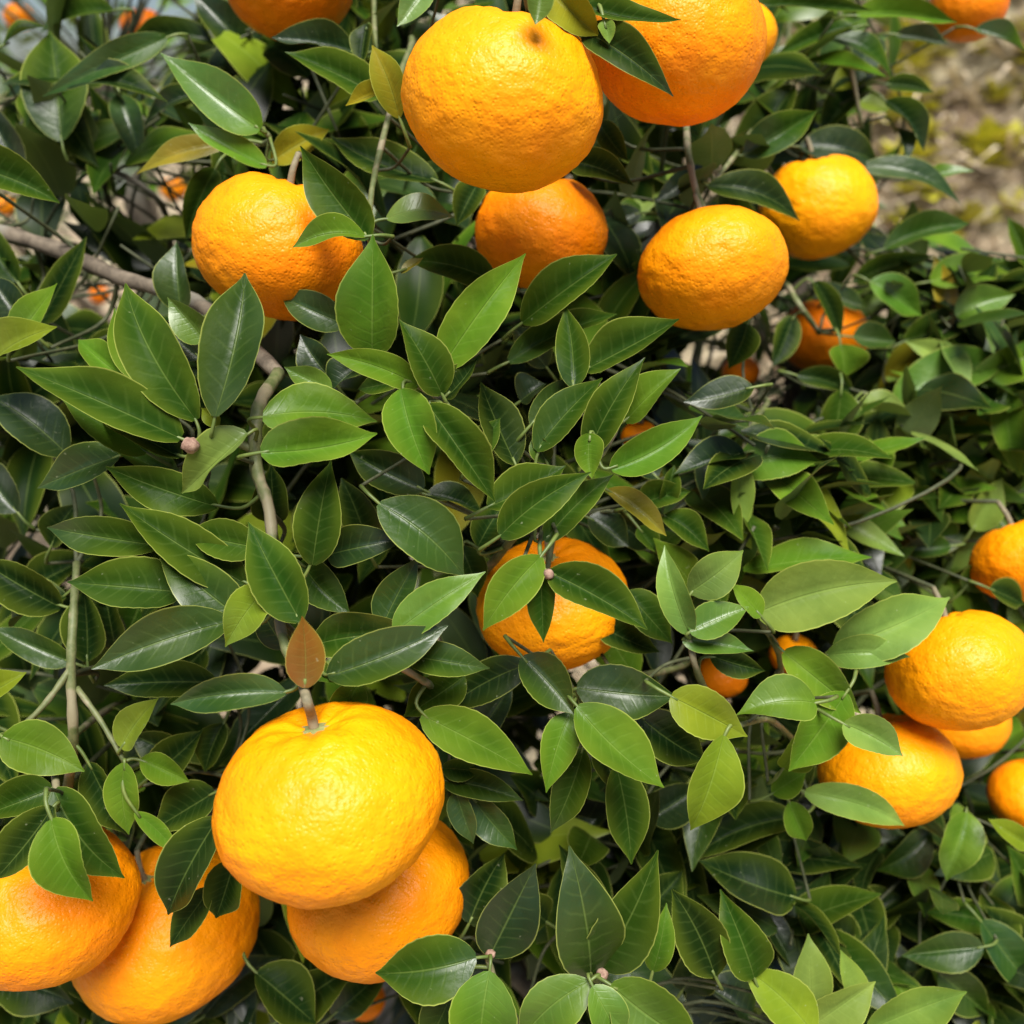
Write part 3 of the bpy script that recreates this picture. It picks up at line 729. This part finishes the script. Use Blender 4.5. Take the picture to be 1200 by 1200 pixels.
GAPS = [(268, 30, 6), (170, 88, 10), (112, 130, 2), (345, 118, 12), (180, 240, 20), (20, 175, 0), (345, 395, 8)]
def in_gap(p):
    x, y, d = proj(p)
    for gx, gy, gr in GAPS:
        if (x - gx) ** 2 + (y - gy) ** 2 < (gr + 22) ** 2: return True
    return False

TEMPL = []
for k in range(8):
    r = random.Random(50 + k)
    TEMPL.append(leaf_geom(Vector((0, 0, 0)), Vector((0, 1, 0)), Vector((0, 0, 1)), 1.0, r.uniform(0.36, 0.46), fold=r.uniform(10, 36), arch=r.uniform(0.0, 0.12),
                           lat=r.uniform(-0.06, 0.06), wav=r.uniform(0.01, 0.05), vmax=r.uniform(0.37, 0.47), nu=4, nv=10, seed=k, curl=r.uniform(0, .25), twist=r.uniform(-40, 40)))
TEMPL_ME = []
for k, (v, f, uv, S) in enumerate(TEMPL):
    o = mesh_obj('leaf_template', v, f, M_LEAF, uvs=uv); TEMPL_ME.append(o.data); bpy.data.objects.remove(o)

fill = []      # (twig, template, matrix, tint, score)
def fill_shoot(tree, tip, direction, n, Lr, r):
    """a leafy shoot ending at tip"""
    ln = r.uniform(0.09, 0.15)
    st = tip - direction * ln
    tw = None
    items = []
    ang = r.uniform(0, 6.28)
    side = direction.orthogonal().normalized(); up2 = direction.cross(side)
    for k in range(n):
        t = (k + 0.6) / n
        p = st.lerp(tip, t)
        ang += 2.4 + r.uniform(-0.3, 0.3)
        out = (side * math.cos(ang) + up2 * math.sin(ang))
        ax = (out * r.uniform(0.7, 1.1) + direction * r.uniform(0.3, 0.9) + Vector((0, 0, r.uniform(-0.35, 0.15)))).normalized()
        L = r.uniform(*Lr)
        N = ZUP * r.uniform(0.5, 1.0) + TOCAM * r.uniform(0.1, 0.8) + Vector((r.uniform(-.5, .5), r.uniform(-.4, .4), 0))
        N = N - ax * N.dot(ax)
        if N.length < 0.15: N = ax.orthogonal()
        N.normalize()
        b = p + ax * 0.008
        if in_view_block(b + ax * L) or in_view_block(b + ax * (L * 0.5)) or in_view_block(b): continue
        if in_gap(b + ax * L * 0.5) or in_gap(b + ax * L): continue
        S = ax.cross(N)
        M = Matrix(((S.x * L, ax.x * L, N.x * L, b.x), (S.y * L, ax.y * L, N.y * L, b.y), (S.z * L, ax.z * L, N.z * L, b.z), (0, 0, 0, 1)))
        tone = r.choices('dmgpyo', (62, 28, 7, 1, 2, 1))[0] if tree == 'A' or proj(b)[1] > 900 else r.choices('dmgpyo', (24, 36, 26, 9, 4, 1))[0]  # tree A's fill leans dark: shade of the inner crown put into leaf colour
        px, py, d = proj(b + ax * L * 0.5)
        vis = (-40 < px < 1240 and -40 < py < 1240)
        items.append((r.randrange(8), M, jitter(TONE[tone]), (d if vis else d + 5)))
    if len(items) < max(2, n // 3) or in_view_block(st) or in_view_block(tip): return
    back = st - direction * 0.03 + FWD * 0.06
    if in_view_block(back) or in_view_block(back.lerp(nearest_limb(tree, st + FWD * 0.05), 0.4)): return
    tw = root_twig(tree, [st, st.lerp(tip, 0.5) + side * 0.006, tip], 0.0012, 0.0008, M_TWIGD, n=5, sub=3)
    for it in items: fill.append((tw, *it))

def front(px, py):
    """depth of the traced leaf layer"""
    t = sstep(820, 1120, px) * (1 - 0.45 * sstep(650, 1000, py))
    d = 0.40 + 0.15 * t
    d += 0.08 * sstep(330, 60, py) * (1 if px < 330 else 0.5)
    return d

r = random.Random(21)
def scatter(tree, n, xr, yr, dlo, dhi, reject=None, Lr=(0.045, 0.070), nl=(7, 10)):
    for k in range(n):
        px, py = r.uniform(*xr), r.uniform(*yr)
        if reject and reject(px, py): continue
        d = max(front(px, py), 0.40) + r.uniform(dlo, dhi)
        dr = Vector((r.uniform(-0.9, 0.9), r.uniform(-1.0, 0.1), r.uniform(-0.25, 0.9))).normalized()
        fill_shoot(tree, P(px, py, d), dr, r.randint(*nl), Lr, r)

dark_open = lambda x, y: x < 330 and y < 330 and r.random() < 0.15
scatter('A', 190, (-40, 900), (-60, 1260), 0.07, 0.18, dark_open)
scatter('A', 150, (-80, 920), (-80, 1300), 0.18, 0.42, dark_open)
scatter('B', 170, (880, 1230), (290, 640), 0.00, 0.08, None, (0.038, 0.056))
scatter('B', 60, (860, 1230), (900, 1230), 0.03, 0.10, None, (0.038, 0.058))
scatter('B', 120, (900, 1260), (-40, 1260), 0.04, 0.14, lambda x, y: x > 1040 and y < 330, (0.040, 0.060))
scatter('B', 80, (900, 1320), (0, 1300), 0.14, 0.42, lambda x, y: x > 1040 and y < 330)
scatter('A', 110, (-60, 430), (-60, 340), 0.05, 0.22)
scatter('A', 60, (-60, 430), (-60, 400), 0.22, 0.42)
scatter('A', 50, (680, 900), (360, 560), 0.06, 0.2)
# the crown goes on outside the picture: above, at the left, below, at the right
scatter('A', 60, (-700, -60), (-200, 1400), 0.02, 0.5)
scatter('A', 60, (-300, 900), (-800, -70), 0.06, 0.5)
scatter('A', 50, (-200, 1000), (1260, 1900), 0.05, 0.5)
scatter('B', 50, (1260, 1800), (320, 1500), 0.04, 0.5)
scatter('B', 20, (1000, 1500), (1260, 1800), 0.05, 0.5)

# ------------------------------------------------------------------ trees assembled: limbs, twigs, leaves
ROOT = {}
ROOT['A'] = empty('mandarin_tree', (-0.10, 1.12, 0.0))
tag(ROOT['A'], 'mandarin tree with dark glossy pointed leaves bearing the largest dimpled fruit', 'tree', 'mandarin trees')
ROOT['B'] = empty('mandarin_tree', (0.62, 1.30, 0.0))
tag(ROOT['B'], 'mandarin tree with lighter leaves beside the straw bank bearing the fruit cluster of three', 'tree', 'mandarin trees')
bpy.context.view_layer.update()

def limb_obj(k, idx, pts, r0, r1):
    path = catmull(pts, 8); n = len(path)
    rad = [(r0 + (r1 - r0) * (i / (n - 1)) ** 0.8) * (1 + 0.06 * math.sin(i * 1.7)) for i in range(n)]
    v, f = tube(path, rad, 12)
    off = ROOT[k].location
    mesh_obj('trunk' if idx == 0 else 'limb', [p - off for p in v], f, M_BARK, ROOT[k])
for k in limb_specs:
    for idx, (pts, r0, r1) in enumerate(limb_specs[k]): limb_obj(k, idx, pts, r0, r1)

count = {'A': 0, 'B': 0}
for tw in TWIGS:
    off = ROOT[tw.tree].location
    tw.obj = mesh_obj('twig', [p - off for p in tw.verts], tw.faces, [tw.mat, M_TWIGD], ROOT[tw.tree], fmat=[0] * tw.nmain + [1] * (len(tw.faces) - tw.nmain))
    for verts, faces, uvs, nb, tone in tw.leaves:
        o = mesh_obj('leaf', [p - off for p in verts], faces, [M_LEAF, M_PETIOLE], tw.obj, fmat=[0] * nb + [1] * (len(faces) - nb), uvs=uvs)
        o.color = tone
        count[tw.tree] += 1

mass = {'A': [], 'B': []}
for tw, ti, M, tint, score in sorted(fill, key=lambda e: e[4]):
    k = tw.tree
    if count[k] < 300 and score < 4:
        o = bpy.data.objects.new('leaf', TEMPL_ME[ti]); col.objects.link(o)
        o.parent = tw.obj; o.matrix_local = Matrix.Translation(-ROOT[k].location) @ M
        o.color = tint; count[k] += 1
    else:
        mass[k].append((ti, M, tint))

def leaf_mass(items, off, name, parent):
    tv = [np.array([tuple(p) for p in t[0]]) for t in TEMPL]; tf = [np.array(t[1]) for t in TEMPL]; tu = [np.array(t[2]) for t in TEMPL]
    Vs, Fs, Us, Cs = [], [], [], []; n = 0
    for ti, M, tint in items:
        A = np.array(M); v = tv[ti] @ A[:3, :3].T + A[:3, 3] - np.array(off)
        Vs.append(v); Fs.append(tf[ti] + n); Us.append(tu[ti]); Cs.append(np.tile(np.array([tint[0], tint[1], tint[2], rnd.random()]), (len(v), 1))); n += len(v)
    V = np.concatenate(Vs); Fc = np.concatenate(Fs); U = np.concatenate(Us); C = np.concatenate(Cs)
    o = mesh_obj(name, V.tolist(), Fc.tolist(), M_LEAFMASS, parent, uvs=U)
    at = o.data.color_attributes.new('tint', 'FLOAT_COLOR', 'POINT'); at.data.foreach_set('color', C.astype(np.float32).ravel())
    return o
for k in mass:
    o = leaf_mass(mass[k], ROOT[k].location, 'foliage', ROOT[k]); o['kind'] = 'stuff'

# bud scars at the shoot ends
def bud(px, py, d, rad, tw):
    c = P(px, py, d) - ROOT[tw.tree].location
    V, Fc = [], []
    for j in range(7):
        th = math.pi * j / 6
        for k in range(8):
            ph = 2 * math.pi * k / 8
            q = 1 + 0.3 * noise.noise(Vector((math.sin(th) * math.cos(ph), math.sin(th) * math.sin(ph), math.cos(th))) * 2.5 + Vector((px, py, 0)))
            V.append(c + Vector((math.sin(th) * math.cos(ph) * rad * q, math.sin(th) * math.sin(ph) * rad * q, math.cos(th) * rad * 0.9 * q)))
    for j in range(6):
        for k in range(8): Fc.append((j * 8 + k, (j + 1) * 8 + k, (j + 1) * 8 + (k + 1) % 8, j * 8 + (k + 1) % 8))
    mesh_obj('bud', V, Fc, M_BUD, tw.obj)
bud(223, 522, .352, .0034, t_fan); bud(536, 490, .352, .0022, t_star); bud(643, 673, .348, .0020, t_f7); bud(706, 1142, .366, .0024, t_low); bud(575, 1118, .385, .002, t_low2)

# ------------------------------------------------------------------ orchard trees beyond, seen through the gaps
def far_tree(x, y, h, rad, seed, label):
    r2 = random.Random(seed)
    z0 = ground_z(x, y)
    root = empty('mandarin_tree', (x, y, z0)); tag(root, label, 'tree', 'mandarin trees')
    pts = [Vector((0, 0, -0.05)), Vector((0.04, 0.02, h * 0.25)), Vector((-0.03, 0.0, h * 0.45)), Vector((0, 0, h * 0.8))]
    path = catmull(pts, 5); v, f = tube(path, [0.05 - 0.04 * i / len(path) for i in range(len(path))], 9)
    mesh_obj('trunk', v, f, M_BARK, root)
    for q in range(6):
        a = q * 1.05 + r2.random(); e = Vector((math.cos(a) * rad * 0.75, math.sin(a) * rad * 0.75, h * r2.uniform(0.45, 0.85)))
        path = catmull([Vector((0, 0, h * 0.3)), e * 0.5 + Vector((0, 0, h * 0.15)), e], 5); v, f = tube(path, [0.022 - 0.016 * i / len(path) for i in range(len(path))], 7)
        mesh_obj('limb', v, f, M_BARK, root)
    items = []
    for q in range(2600):
        u = Vector((r2.gauss(0, 1), r2.gauss(0, 1), r2.gauss(0, 1))).normalized()
        rr = r2.uniform(0.45, 1.0) ** 0.6
        c = Vector((u.x * rad * rr, u.y * rad * rr, h * 0.56 + u.z * h * 0.46 * rr))
        if noise.noise(c * 3.0 + Vector((seed, 0, 0))) < -0.18: continue
        ax = (u + Vector((r2.uniform(-1, 1), r2.uniform(-1, 1), r2.uniform(-1, .4)))).normalized(); N = (ZUP + u * 0.5 + Vector((r2.uniform(-.6, .6), r2.uniform(-.6, .6), 0)))
        N = (N - ax * N.dot(ax)); N = N.normalized() if N.length > .1 else ax.orthogonal().normalized()
        L = r2.uniform(0.06, 0.10); S = ax.cross(N); b = c
        M = Matrix(((S.x * L, ax.x * L, N.x * L, b.x), (S.y * L, ax.y * L, N.y * L, b.y), (S.z * L, ax.z * L, N.z * L, b.z), (0, 0, 0, 1)))
        items.append((r2.randrange(8), M, jitter(TONE[r2.choice('dmmggy')])))
    o = leaf_mass(items, (0, 0, 0), 'crown', root); o['kind'] = 'stuff'
far_tree(-1.0, 2.9, 1.55, 0.85, 4, 'distant blurred mandarin tree showing through gaps beside the bare twigs')
far_tree(0.25, 3.6, 1.6, 0.9, 9, 'distant blurred mandarin tree behind the leaves above the largest bright fruit')
print('leaves', count, 'mass', {k: len(v) for k, v in mass.items()}, 'twigs', len(TWIGS))
